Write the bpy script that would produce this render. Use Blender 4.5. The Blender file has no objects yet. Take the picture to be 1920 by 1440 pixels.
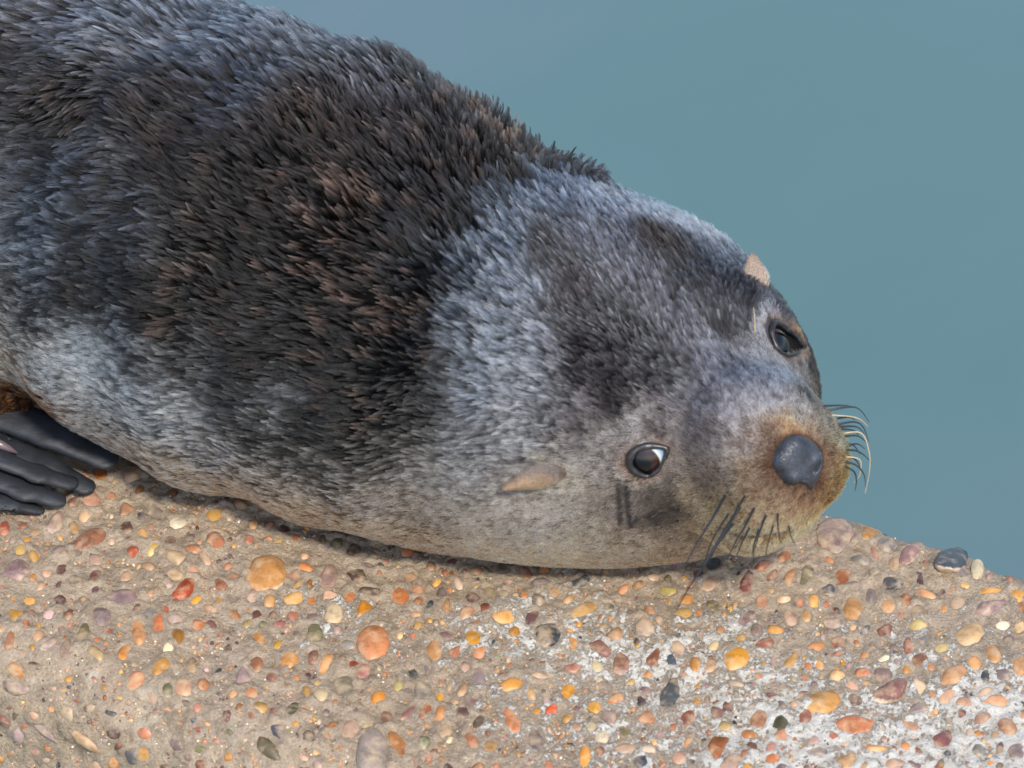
import bpy, bmesh, math
import numpy as np
from mathutils import Vector, Matrix

rng = np.random.default_rng(11)
scene = bpy.context.scene
C = scene.collection

# ------------------------------------------------------------------ camera
PITCH, DIST, WIDTH = math.radians(38.0), 3.0, 0.55          # metres across the picture at the seal
SP, CP = math.sin(PITCH), math.cos(PITCH)
E_U = np.array([1.0, 0, 0]); E_V = np.array([0, SP, CP]); E_T = np.array([0, -CP, SP])   # right, up, towards the viewer
CAM = E_T * DIST
cd = bpy.data.cameras.new('camera'); cam = bpy.data.objects.new('camera', cd); C.objects.link(cam)
cam.location = CAM; cam.rotation_euler = (math.pi / 2 - PITCH, 0, 0)
cd.sensor_width = 36; cd.lens = 36 * DIST / WIDTH; cd.clip_start = 0.1; cd.clip_end = 2000
cd.dof.use_dof = True; cd.dof.focus_distance = 2.87; cd.dof.aperture_fstop = 11
scene.camera = cam
scene.render.resolution_x, scene.render.resolution_y = 1024, 768

# ------------------------------------------------------------------ sky, sun, exposure
SUN_DIR = np.array([0.16, -0.66, 0.76]); SUN_DIR /= np.linalg.norm(SUN_DIR)
w = bpy.data.worlds.new('World'); scene.world = w; w.use_nodes = True
nt = w.node_tree; sky = nt.nodes.new('ShaderNodeTexSky'); sky.sky_type = 'NISHITA'; sky.sun_disc = False
sky.sun_elevation = math.asin(SUN_DIR[2]); sky.sun_rotation = math.atan2(SUN_DIR[0], SUN_DIR[1])
nt.links.new(sky.outputs[0], nt.nodes['Background'].inputs[0]); nt.nodes['Background'].inputs[1].default_value = 0.15
sl = bpy.data.lights.new('sun', 'SUN'); sl.energy = 2.7; sl.angle = math.radians(5); sl.color = (1, 0.93, 0.82)
so = bpy.data.objects.new('sun', sl); C.objects.link(so)
so.rotation_euler = Vector(SUN_DIR).to_track_quat('Z', 'Y').to_euler(); so.location = (0, 0, 4)
scene.view_settings.view_transform = 'Standard'; scene.view_settings.look = 'None'
scene.view_settings.exposure = 0.74; scene.view_settings.gamma = 1.0

# ------------------------------------------------------------------ measuring helpers (place things in real space)
def ray(px, py):
    s = WIDTH / 1920
    d = E_U * (px - 960) * s + E_V * (720 - py) * s - E_T * DIST
    return d / np.linalg.norm(d)
def at_z(px, py, z):
    d = ray(px, py); return CAM + d * ((z - CAM[2]) / d[2])
def at_dist(px, py, r): return CAM + ray(px, py) * r
def srgb(r, g, b):
    c = np.array([r, g, b], float) / 255
    return np.where(c <= 0.04045, c / 12.92, ((c + 0.055) / 1.055) ** 2.4)
def nrm(v): return v / (np.linalg.norm(v, axis=-1, keepdims=True) + 1e-12)

# ------------------------------------------------------------------ node helpers
def mat(name):
    m = bpy.data.materials.new(name); m.use_nodes = True
    return m, m.node_tree.nodes, m.node_tree.links, m.node_tree.nodes['Principled BSDF']
def node(N, t, **kw):
    n = N.new(t)
    for k, v in kw.items(): setattr(n, k, v)
    return n
def ramp(N, stops):
    r = N.new('ShaderNodeValToRGB'); e = r.color_ramp.elements
    while len(e) < len(stops): e.new(0.5)
    for el, (p, c) in zip(e, stops): el.position = p; el.color = (c[0], c[1], c[2], 1) if hasattr(c, '__len__') else (c, c, c, 1)
    return r
def noise(N, L, vec, scale, detail=4, rough=0.6, out=0):
    n = N.new('ShaderNodeTexNoise'); n.inputs['Scale'].default_value = scale; n.inputs['Detail'].default_value = detail
    n.inputs['Roughness'].default_value = rough
    if vec is not None: L.new(vec, n.inputs['Vector'])
    return n.outputs[out]
def mix(N, L, fac, a, b, mode='MIX'):
    n = N.new('ShaderNodeMix'); n.data_type = 'RGBA'; n.blend_type = mode
    for s, v in ((n.inputs[0], fac), (n.inputs[6], a), (n.inputs[7], b)):
        if hasattr(v, 'is_linked'): L.new(v, s)
        elif hasattr(v, '__len__'): s.default_value = (v[0], v[1], v[2], 1)
        else: s.default_value = v
    return n.outputs[2]
def mathn(N, L, op, a, b=0.0, c=None):
    n = N.new('ShaderNodeMath'); n.operation = op
    for i, v in enumerate((a, b, c)):
        if v is None: continue
        if hasattr(v, 'is_linked'): L.new(v, n.inputs[i])
        else: n.inputs[i].default_value = v
    return n.outputs[0]
def bump(N, L, h, strength, dist, bs):
    b = N.new('ShaderNodeBump'); b.inputs['Strength'].default_value = strength; b.inputs['Distance'].default_value = dist
    L.new(h, b.inputs['Height']); L.new(b.outputs[0], bs.inputs['Normal']); return b

def new_mesh(name, v, f, m, parent=None, smooth=True):
    me = bpy.data.meshes.new(name)
    me.from_pydata([tuple(p) for p in v], [], [tuple(int(i) for i in q) for q in f]); me.update()
    if smooth: me.polygons.foreach_set('use_smooth', np.ones(len(me.polygons), bool))
    me.materials.append(m)
    o = bpy.data.objects.new(name, me); C.objects.link(o)
    if parent: o.parent = parent
    return o
def vattr(o, name, arr):
    a = o.data.attributes.new(name, 'FLOAT_COLOR' if arr.ndim == 2 else 'FLOAT', 'POINT')
    if arr.ndim == 2:
        a.data.foreach_set('color', np.c_[arr, np.ones(len(arr))].astype(np.float32).ravel())
    else: a.data.foreach_set('value', arr.astype(np.float32))

# value noise in numpy
_G = np.random.default_rng(5).random((64, 64, 64)).astype(np.float32)
def vnoise(P, scale):
    q = np.asarray(P) * scale; i = np.floor(q).astype(int); f = q - i; f = f * f * (3 - 2 * f)
    r = 0
    for dx in (0, 1):
        for dy in (0, 1):
            for dz in (0, 1):
                wgt = (f[..., 0] if dx else 1 - f[..., 0]) * (f[..., 1] if dy else 1 - f[..., 1]) * (f[..., 2] if dz else 1 - f[..., 2])
                r = r + wgt * _G[(i[..., 0] + dx) & 63, (i[..., 1] + dy) & 63, (i[..., 2] + dz) & 63]
    return r
def fbm(P, scale, o=4):
    return sum(vnoise(P, scale * 2 ** k) * 0.5 ** k for k in range(o)) / sum(0.5 ** k for k in range(o))

# ------------------------------------------------------------------ the wall (concrete ledge): straight, flat-topped, both edges rounded
pa, pb = at_z(1580, 945, 0), at_z(1880, 1040, 0)
W_D = nrm((pb - pa) * np.array([1, 1, 0])); W_N = np.array([-W_D[1], W_D[0], 0])       # along, and across (away from the viewer)
W_O = pa
q_front = (at_z(20, 1225, 0) - W_O) @ W_N                                              # front arris
Q1, Q0 = 0.004, q_front - 0.012
R_B, R_F = 0.030, 0.030
H_W = 1.5
def wall_top(q):
    z = np.zeros_like(q)
    a = np.clip((q - (Q1 - R_B)) / R_B, 0, 1); z = z - R_B * (1 - np.sqrt(np.maximum(1 - a * a, 0)))
    b = np.clip(((Q0 + R_F) - q) / R_F, 0, 1); z = z - R_F * (1 - np.sqrt(np.maximum(1 - b * b, 0)))
    return np.where((q > Q1) | (q < Q0), -H_W, z)
def profile():
    pts = []
    pts.append((Q0, -H_W)); 
    for z in np.linspace(-0.40, -R_F, 110)[:-1]: pts.append((Q0, z))
    for t in np.linspace(0, math.pi / 2, 24): pts.append((Q0 + R_F - R_F * math.cos(t), -R_F + R_F * math.sin(t)))
    for q in np.linspace(Q0 + R_F, Q1 - R_B, 190)[1:-1]: pts.append((q, 0.0))
    for t in np.linspace(0, math.pi / 2, 24): pts.append((Q1 - R_B + R_B * math.sin(t), -R_B + R_B * math.cos(t)))
    for z in np.linspace(-R_B, -0.25, 20)[1:]: pts.append((Q1, z))
    pts.append((Q1, -H_W))
    return np.array(pts)
PROF = profile()
_tan = nrm(np.gradient(PROF, axis=0)); PROF_N = np.c_[-_tan[:, 1], _tan[:, 0]]
def wall_hit(px, py):
    """point and normal of the wall surface seen at a picture position, or None"""
    d = ray(px, py); o = CAM
    q_o, z_o = (o - W_O) @ W_N, o[2]; dq, dz = d @ W_N, d[2]
    ts = np.linspace(2.5, 3.6, 2200); q = q_o + ts * dq; z = z_o + ts * dz
    ins = z < wall_top(q)
    if not ins.any(): return None
    t = ts[np.argmax(ins)]; qq, zz = q_o + t * dq, z_o + t * dz
    k = np.argmin((PROF[:, 0] - qq) ** 2 + (PROF[:, 1] - zz) ** 2)
    n = W_N * PROF_N[k, 0] + np.array([0, 0, 1]) * PROF_N[k, 1]
    return o + t * d, n

# ------------------------------------------------------------------ signed-distance modelling
def s_ball(P, c, r): return np.linalg.norm(P - c, axis=-1) - r
def s_cap(P, a, b, ra, rb):
    ab = b - a; t = np.clip(((P - a) @ ab) / (ab @ ab), 0, 1)
    return np.linalg.norm(P - (a + t[..., None] * ab), axis=-1) - (ra + (rb - ra) * t)
def s_ell(P, c, ax, r):
    q = (P - c) @ np.array(ax).T; r = np.array(r)
    k0 = np.linalg.norm(q / r, axis=-1); k1 = np.linalg.norm(q / (r * r), axis=-1) + 1e-9
    return k0 * (k0 - 1) / k1
def smin(a, b, k):
    h = np.clip(0.5 + 0.5 * (b - a) / k, 0, 1); return b + (a - b) * h - k * h * (1 - h)
def smax(a, b, k): return -smin(-a, -b, k)

def surface_nets(sdf, lo, hi, h, parent_h=6):
    lo = np.array(lo, float); n = np.ceil((np.array(hi) - lo) / h / parent_h).astype(int) * parent_h + 1
    cs = [lo[i] + np.arange(0, n[i], parent_h) * h for i in range(3)]
    Gc = np.stack(np.meshgrid(*cs, indexing='ij'), -1); dc = sdf(Gc.reshape(-1, 3)).reshape(Gc.shape[:3])
    act = np.abs(dc) < h * parent_h * 1.9
    D = np.repeat(np.repeat(np.repeat(dc, parent_h, 0), parent_h, 1), parent_h, 2)
    A = np.repeat(np.repeat(np.repeat(act, parent_h, 0), parent_h, 1), parent_h, 2)
    o = parent_h // 2
    D = np.pad(D, ((o, 0),) * 3, mode='edge')[:n[0], :n[1], :n[2]]; A = np.pad(A, ((o, 0),) * 3, mode='edge')[:n[0], :n[1], :n[2]]
    idx = np.argwhere(A); D = D.copy(); D[A] = sdf(lo + idx * h)
    S = D < 0
    corner = [S[i:n[0]-1+i, j:n[1]-1+j, k:n[2]-1+k] for i in (0, 1) for j in (0, 1) for k in (0, 1)]
    cnt = sum(c.astype(np.int8) for c in corner); cell = (cnt > 0) & (cnt < 8)
    ci = np.argwhere(cell); vid = -np.ones(cell.shape, int); vid[cell] = np.arange(len(ci))
    V = lo + (ci + 0.5) * h
    e = h * 0.15; I3 = np.eye(3) * e
    for _ in range(4):
        d = sdf(V); g = np.stack([sdf(V + I3[i]) - sdf(V - I3[i]) for i in range(3)], -1) / (2 * e)
        st = (d / np.maximum((g * g).sum(-1), 0.05))[:, None] * g
        V = V - np.clip(st, -h, h) * 0.8
    F = []
    for ax in range(3):
        b, c = (ax + 1) % 3, (ax + 2) % 3
        s0 = [slice(None)] * 3; s1 = [slice(None)] * 3; s0[ax] = slice(0, n[ax] - 1); s1[ax] = slice(1, n[ax])
        ch = S[tuple(s0)] != S[tuple(s1)]; flip = S[tuple(s0)]
        ii = np.argwhere(ch); ii = ii[(ii[:, b] > 0) & (ii[:, c] > 0) & (ii[:, b] < n[b] - 1) & (ii[:, c] < n[c] - 1)]
        def vv(db, dc_):
            j = ii.copy(); j[:, b] -= db; j[:, c] -= dc_; return vid[j[:, 0], j[:, 1], j[:, 2]]
        q = np.stack([vv(1, 1), vv(0, 1), vv(0, 0), vv(1, 0)], -1)
        fl = flip[ii[:, 0], ii[:, 1], ii[:, 2]]; q[~fl] = q[~fl][:, ::-1]
        F.append(q)
    return V, np.concatenate(F)

# ------------------------------------------------------------------ seal: body shape
def rad(px_r): return px_r * WIDTH / 1920
AXIS = [(-620, 60, 150, .06), (-420, 130, 300, .085), (-150, 232, 405, .112), (155, 339, 381, .116), (397, 459.5, 378, .116),
        (557.5, 519.5, 391.5, .115), (794, 628, 348, .108), (943, 680.5, 313.6, .100), (1064, 713.5, 306, .094)]
AX_P = [at_z(x, y, z) for x, y, r, z in AXIS]; AX_R = [rad(r) for x, y, r, z in AXIS]
# head frame: facing, left, up (in view terms first)
def view(u, v, t): return nrm(E_U * u + E_V * v + E_T * t)
H_F = view(.558, -.265, .787); H_L = view(.711, .642, -.288); H_L = nrm(H_L - H_F * (H_L @ H_F)); H_U = np.cross(H_F, H_L)
HP = dict(cx=1194.9, cy=731.2, cz=.088, rf=.0799, rl=.0784, ru=.0809, mf=.0963, mu=-.0024, mr=.0388, mr0=.0499, pf=.0985, pl=.0150, pu=-.0247, pr=.0285,
          ju=-.0507, jf=.0889, jr=.0151, jr0=.0459, bf=.0502, bl=.0377, bu=.0216, br=.0261, kf=.0352, kl=.0319, ku=-.0194, kr=.0292, nr=.0833,
          gx=171.4, gy=655.1, gz=.0933, gr=106.8)
def head_setup():
    global H_C, HAX
    H_C = at_z(HP['cx'], HP['cy'], HP['cz']); HAX = (H_F, H_L, H_U)
head_setup()
def hp(f, l, u): return H_C + H_F * f + H_L * l + H_U * u
def body_base(P):
    h = HP; d = None
    for i in range(len(AX_P) - 1):
        c = s_cap(P, AX_P[i], AX_P[i + 1], AX_R[i], AX_R[i + 1])
        d = c if d is None else smin(d, c, .03)
    d = smin(d, s_ball(P, at_z(h['gx'], h['gy'], h['gz']), rad(h['gr'])), .03)              # bulge of the thigh at the flank
    d = smin(d, s_cap(P, at_z(-90, 735, .045), at_z(38, 752, .036), rad(34), rad(24)), .006)          # furred root of the flipper
    ta = P @ W_D; fm = np.clip((.10 - ta) / .05, 0, 1)
    d = d + fm * (.0014 * np.sin(ta * 105 + 2.2 * np.sin(P @ W_N * 24)) + .0014 * np.sin(ta * 61 + P @ W_N * 46 + 1.7))      # soft rolls of skin
    hd = s_ell(P, hp(0, 0, 0), HAX, (h['rf'], h['rl'], h['ru']))
    hd = smin(hd, s_cap(P, AX_P[-1], hp(-.02, 0, -.005), AX_R[-1] * .93, h['nr']), .03)
    hd = smin(hd, s_cap(P, hp(.045, 0, -.006), hp(h['mf'], 0, h['mu']), h['mr0'], h['mr']), .035)   # muzzle
    for s in (-1, 1):
        hd = smin(hd, s_ball(P, hp(h['kf'], s * h['kl'], h['ku']), h['kr']), .03)      # cheeks
        hd = smin(hd, s_ball(P, hp(h['pf'], s * h['pl'], h['pu']), h['pr']), .011)     # whisker pads
        hd = smin(hd, s_ball(P, hp(h['bf'], s * h['bl'], h['bu']), h['br']), .022)     # brows
    hd = smin(hd, s_cap(P, hp(.02, 0, h['ju'] + .003), hp(h['jf'], 0, h['ju']), h['jr0'], h['jr']), .018)    # lower jaw
    d = smin(d, hd, .022)
    return smax(d, -(P[..., 2] - .0015), .012)
def march(px, py, f=body_base, start=2.5):
    dvec = ray(px, py); t = start
    for _ in range(200):
        p = CAM + dvec * t; d = float(f(p[None])[0])
        if d < 1e-5: return p
        t += d * .8
        if t > 3.8: break
    return None
def grad(P, f=body_base, e=4e-4):
    return nrm(np.stack([f(P + np.eye(3)[i] * e) - f(P - np.eye(3)[i] * e) for i in range(3)], -1))
def surf(px, py):
    p = march(px, py)
    k = 0
    while p is None and k < 60:                                            # just outside the outline: step inwards
        px += (1000 - px) * .012; py += (650 - py) * .012; p = march(px, py); k += 1
    return p

MOUTH = [surf(*p) for p in [(1582, 905), (1562, 938), (1532, 970), (1496, 991), (1455, 1004), (1410, 1011), (1372, 1010)]]
EYES = [dict(c=(1216, 866), poly=[(1177, 864), (1187, 846), (1206, 836), (1230, 835), (1254, 841), (1248, 862), (1237, 882), (1218, 896), (1197, 892), (1182, 880)]),
        dict(c=(1470, 636), poly=[(1444, 620), (1450, 605), (1463, 608), (1481, 622), (1498, 639), (1506, 656), (1493, 664), (1474, 668), (1459, 658), (1449, 641)])]
for e in EYES:
    e['p'] = surf(*e['c']); e['n'] = grad(e['p'][None])[0]
    e['ring'] = np.array([surf(*q) for q in e['poly']])
    e['ctr'] = e['ring'].mean(0)
    a = nrm(e['ring'][4] - e['ring'][0]); a = nrm(a - e['n'] * (a @ e['n'])); e['a'] = a; e['b'] = np.cross(e['n'], a)
    e['r2'] = np.c_[(e['ring'] - e['ctr']) @ e['a'], (e['ring'] - e['ctr']) @ e['b']]
    e['R'] = .0135 if e is EYES[0] else .012
    e['ball'] = e['ctr'] - e['n'] * (e['R'] - .0004)
def seg_dist(P, pts):
    d = np.full(len(P), 9.0)
    for a, b in zip(pts[:-1], pts[1:]):
        ab = b - a; t = np.clip(((P - a) @ ab) / (ab @ ab), 0, 1)
        d = np.minimum(d, np.linalg.norm(P - (a + t[:, None] * ab), axis=1))
    return d
GROOVE = []
for q in ((1312, 905), (1330, 945), (1336, 985)):
    p_ = surf(*q); GROOVE.append(p_ + grad(p_[None])[0] * .0098)
def body_sdf(P):
    d = body_base(P)
    near = np.abs(d) < .02
    if near.any():
        Q = P[near]; dd = d[near]
        dd = smax(dd, -(seg_dist(Q, MOUTH) - .0028), .003)
        dd = smax(dd, -(seg_dist(Q, GROOVE) - .0125), .012)
        for e in EYES:
            dd = smax(dd, -(np.linalg.norm(Q - e['ctr'] - e['n'] * .0155, axis=1) - .0178), .009)
            dd = smax(dd, -(np.linalg.norm(Q - e['ctr'] - e['n'] * .001, axis=1) - (.0088 if e is EYES[0] else .0068)), .003)
        d = d.copy(); d[near] = dd
    return d

# ------------------------------------------------------------------ seal: anchors of fur colour, lie and length on the skin
# picture position, lie angle (0 right, 90 up), length mm, lift, sRGB of the coat with some blue sky sheen in it
ANCH = [
 (100,300,168,17,.45, 92,94,102),(30,150,170,17,.45, 88,84,84),(60,600,184,13,.4, 96,94,96),(60,450,176,16,.42, 110,117,130),(200,60,150,18,.5, 106,110,120),
 (130,210,215,15,.45, 72,68,66),(30,330,172,16,.45, 104,110,122),(300,200,150,18,.5, 80,74,72),(400,60,130,18,.55, 104,108,120),(520,60,115,17,.6, 102,104,116),
 (620,90,105,17,.6, 92,92,102),(450,160,135,18,.55, 92,92,102),(350,320,155,17,.45, 72,66,64),(450,400,156,17,.45, 64,58,56),(250,450,168,16,.42, 82,82,88),
 (200,380,170,16,.42, 92,94,102),(150,560,178,13,.4, 78,76,76),(300,580,172,15,.4, 68,64,62),(250,650,180,12,.38, 104,106,110),(150,680,183,11,.35, 196,202,206),
 (90,690,185,9,.35, 190,194,196),(55,655,188,9,.35, 150,144,134),(30,705,190,8,.3, 172,158,142),(25,752,200,7,.3, 120,80,52),(60,765,205,6,.3, 125,84,55),
 (230,760,184,11,.35, 172,178,184),(180,800,190,9,.33, 150,150,148),(300,760,184,11,.35, 152,158,164),(250,845,195,8,.3, 138,130,120),(350,700,178,13,.4, 86,86,90),
 (400,860,192,10,.33, 126,128,132),(330,880,196,7,.3, 150,138,122),(500,930,200,8,.3, 134,124,112),(460,946,202,6,.28, 176,152,126),(560,965,204,6,.28, 172,150,124),
 (500,700,174,15,.4, 66,66,68),(530,740,176,14,.4, 98,98,104),(500,800,182,12,.38, 92,92,92),(600,800,182,13,.38, 74,73,72),(600,880,192,10,.35, 112,108,104),
 (600,250,132,18,.55, 84,72,66),(650,330,138,18,.5, 78,64,58),(700,180,112,17,.62, 86,82,86),(750,130,100,16,.7, 76,74,80),(740,250,120,17,.6, 74,64,62),
 (550,350,145,18,.5, 66,58,56),(600,500,158,17,.45, 54,49,48),(450,560,166,16,.42, 58,54,54),(600,650,172,16,.42, 54,52,52),(700,450,146,18,.5, 60,50,48),
 (700,600,162,17,.45, 50,46,46),(700,740,174,14,.42, 58,57,57),(720,850,186,11,.38, 88,85,82),(720,940,202,7,.3, 142,132,122),(700,1000,206,6,.28, 176,154,126),
 (850,230,98,16,.8, 62,58,60),(850,330,110,18,.7, 62,54,52),(950,260,84,15,.95, 54,52,56),(940,320,95,17,.85, 62,56,54),(1060,320,66,13,1.0, 46,45,50),
 (850,430,132,18,.55, 54,48,48),(820,560,150,18,.5, 50,46,48),(800,680,166,16,.45, 54,53,55),(800,780,178,13,.42, 74,74,74),(800,880,196,9,.35, 122,118,114),
 (820,960,208,6,.3, 150,138,126),(880,1030,210,5,.28, 180,158,130),(1050,1046,214,5,.28, 184,158,124),(1000,985,212,6,.3, 154,142,130),
 (890,470,132,15,.5, 98,120,148),(860,600,150,15,.45, 92,108,132),(940,520,138,13,.45, 120,138,164),(950,430,122,13,.5, 104,124,152),(1020,380,108,12,.55, 104,122,150),
 (1100,370,92,11,.7, 112,124,148),(920,640,156,13,.42, 128,146,168),(1000,620,150,11,.42, 122,130,148),(900,720,168,13,.42, 108,122,142),(980,720,166,11,.4, 128,134,148),
 (900,810,182,11,.4, 104,108,116),(980,800,182,9,.38, 122,124,132),(880,880,198,8,.36, 118,116,116),(1150,380,100,10,.6, 120,128,148),(1250,410,92,9,.65, 124,134,152),
 (1330,440,80,9,.7, 128,134,148),(1040,470,118,10,.45, 88,84,88),(1080,560,126,10,.42, 84,78,80),(1150,460,106,10,.45, 104,102,110),(1250,470,100,10,.45, 78,68,64),
 (1200,540,108,10,.42, 98,96,106),(1300,540,95,10,.42, 78,76,82),(1180,640,126,10,.42, 88,84,90),(1100,680,140,10,.4, 76,70,74),(1050,760,164,9,.38, 104,102,108),
 (1150,740,150,9,.38, 74,68,70),(1280,620,112,10,.42, 102,100,112),(1240,720,142,9,.4, 80,76,82),(1330,680,122,9,.4, 122,122,136),(1300,760,146,8,.36, 112,110,118),
 (1400,560,60,9,.45, 76,72,76),(1380,500,75,9,.5, 96,96,106),(1370,620,95,9,.42, 82,78,82),(1430,540,45,7,.5, 92,86,86),(1470,570,35,7,.5, 88,80,76),
 (1435,610,100,5,.35, 136,132,140),(1430,650,110,5,.35, 124,120,126),(1400,700,104,8,.4, 120,120,130),(1460,700,90,6,.38, 128,126,134),(1510,620,30,6,.5, 72,64,58),
 (1500,690,60,6,.45, 104,96,92),(1530,700,35,6,.5, 80,70,60),(1510,740,55,6,.42, 100,88,78),(1540,770,30,5,.45, 138,120,102),(1450,760,104,6,.35, 142,138,140),
 (1380,780,128,6,.35, 140,134,136),(1330,820,158,5,.33, 112,104,102),(1400,850,165,4.5,.33, 142,130,124),(1500,770,88,5,.36, 150,140,132),(1560,810,18,4.5,.45, 160,138,108),
 (1250,800,160,6,.33, 102,94,94),(1200,800,168,5,.33, 152,146,144),(1215,822,170,4,.3, 160,148,142),(1165,860,180,5,.33, 138,126,120),(1270,860,190,4,.3, 140,126,116),
 (1110,800,168,7,.36, 104,98,98),(1110,870,185,6,.35, 130,122,118),(1080,900,195,5,.33, 158,146,128),(1060,950,212,5,.3, 142,132,122),(1150,940,212,5,.32, 116,104,96),
 (1240,920,205,4.5,.32, 104,94,86),(1250,960,216,5,.33, 84,74,66),(1180,1010,222,5,.33, 132,116,100),(1110,1010,218,5,.3, 150,134,116),(1270,1020,228,5,.33, 118,102,84),
 (1330,900,196,4.5,.32, 118,104,96),(1340,950,214,4.5,.32, 148,128,100),(1380,930,208,4,.32, 144,122,96),(1370,980,222,4.5,.34, 204,178,140),(1420,970,226,4,.34, 182,150,114),
 (1430,1020,240,4,.34, 208,176,128),(1480,1015,246,4,.36, 198,162,116),(1380,1030,236,5,.34, 170,142,106),(1440,930,222,4,.34, 146,116,90),(1490,950,250,4,.36, 152,112,82),
 (1530,950,280,4,.36, 150,108,76),(1560,880,-10,4,.42, 150,116,80),(1580,860,0,4,.45, 172,136,88),(1575,920,-30,4,.42, 150,114,72),(1550,970,-60,4,.4, 200,158,104),
 (1435,870,185,3.5,.3, 138,112,94),(1447,900,215,3,.3, 124,86,62),(1440,845,165,3,.3, 130,104,86),(1480,803,95,3.5,.3, 196,152,108),(1520,808,60,3.5,.3, 150,116,92),
 (1548,860,5,3.5,.34, 142,104,80),(1540,910,-40,3.5,.34, 144,102,76),(1500,925,260,3.5,.34, 132,90,64),
]
AN = np.array([a[2:] for a in ANCH], float)
AP = np.array([surf(a[0], a[1]) for a in ANCH]); AN_N = grad(AP)
ang = np.radians(AN[:, 0]); AD = np.cos(ang)[:, None] * E_U + np.sin(ang)[:, None] * E_V
AD = nrm(AD - AN_N * (AD * AN_N).sum(1, keepdims=True))
ACOL = np.array([srgb(*a[5:]) for a in ANCH])
def coat(P):
    """interpolated lie, length, lift and colour at points of the skin"""
    wob = np.stack([fbm(P + k, 70, 3) for k in (11, 31, 51)], -1) - .5
    Pw = P + wob * .020
    D2 = ((P[:, None, :] - AP[None]) ** 2).sum(-1); D3 = ((Pw[:, None, :] - AP[None]) ** 2).sum(-1)
    wd = 1 / (D2 + 6e-5) ** 2; wd /= wd.sum(1, keepdims=True)
    wc = 1 / (D3 + 4e-5) ** 2.0; wc /= wc.sum(1, keepdims=True)
    return wd @ AD, wd @ AN[:, 1] * 1e-3, wd @ AN[:, 2], wc @ ACOL

def in_poly(p2, poly):
    ins = np.zeros(len(p2), bool); x, y = p2[:, 0], p2[:, 1]
    for i in range(len(poly)):
        (x1, y1), (x2, y2) = poly[i - 1], poly[i]
        c = ((y1 > y) != (y2 > y)); xi = (x2 - x1) * (y - y1) / (y2 - y1 + 1e-12) + x1
        ins ^= c & (x < xi)
    return ins
NOSE_C = surf(1496, 864); NOSE_N = nrm(H_F * .8 + grad(NOSE_C[None])[0] * .2)
NU = nrm(H_U - NOSE_N * (H_U @ NOSE_N)); NL = np.cross(NU, NOSE_N)
NOSE_POLY = np.array([surf(*q) for q in [(1488, 813), (1515, 820), (1539, 845), (1542, 870), (1532, 902), (1522, 918), (1508, 907), (1494, 905), (1475, 910), (1464, 893), (1450, 872), (1454, 848), (1468, 828)]])
NOSE_2 = np.c_[(NOSE_POLY - NOSE_C) @ NL, (NOSE_POLY - NOSE_C) @ NU]

# ------------------------------------------------------------------ materials of the wall
MORTAR = srgb(200, 180, 158); CRUST = srgb(234, 230, 221)
def mortar_nodes(N, L, vec):
    n1 = noise(N, L, vec, 9, 5, .6); n2 = noise(N, L, vec, 620, 5, .75); n3 = noise(N, L, vec, 70, 5, .7)
    r1 = ramp(N, [(.3, srgb(170, 148, 122)), (.52, MORTAR), (.72, srgb(206, 188, 170))]); L.new(n1, r1.inputs[0])
    r2 = ramp(N, [(.30, srgb(104, 82, 64)), (.42, srgb(178, 156, 130)), (.58, srgb(204, 184, 160)), (.70, srgb(236, 222, 200))]); L.new(n2, r2.inputs[0])
    c = mix(N, L, .62, r1.outputs[0], r2.outputs[0])
    r3 = ramp(N, [(.36, .52), (.52, 1.0)]); L.new(n3, r3.inputs[0])
    return mix(N, L, .7, c, r3.outputs[0], 'MULTIPLY'), n2, n3
m_wall, N, L, bs = mat('weathered_concrete')
tc = node(N, 'ShaderNodeTexCoord').outputs['Object']
cm, n2, n3 = mortar_nodes(N, L, tc)
aw = node(N, 'ShaderNodeAttribute', attribute_name='crust').outputs['Fac']
k1 = noise(N, L, tc, 95, 8, .74); k2 = noise(N, L, tc, 520, 5, .7)
kk = mathn(N, L, 'ADD', mathn(N, L, 'MULTIPLY', k1, .6), mathn(N, L, 'MULTIPLY', k2, .4))
msk = mathn(N, L, 'ADD', kk, mathn(N, L, 'MULTIPLY', mathn(N, L, 'SUBTRACT', aw, .5), .30))
rm = ramp(N, [(.566, 0.0), (.602, 1.0)]); L.new(msk, rm.inputs[0])
k3 = noise(N, L, tc, 160, 3, .6); rc = ramp(N, [(.3, srgb(214, 206, 192)), (.6, CRUST)]); L.new(k3, rc.inputs[0])
col = mix(N, L, rm.outputs[0], cm, rc.outputs[0])
ast = node(N, 'ShaderNodeAttribute', attribute_name='stain').outputs['Fac']
col = mix(N, L, ast, col, srgb(236, 226, 204))
L.new(col, bs.inputs['Base Color']); bs.inputs['Roughness'].default_value = .88; bs.inputs['Specular IOR Level'].default_value = .3
hh = mathn(N, L, 'ADD', mathn(N, L, 'MULTIPLY', n2, 1.5), mathn(N, L, 'MULTIPLY', rm.outputs[0], .7)); hh = mathn(N, L, 'ADD', hh, mathn(N, L, 'MULTIPLY', n3, 1.2))
bump(N, L, hh, 1.0, .0020, bs)

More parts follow.
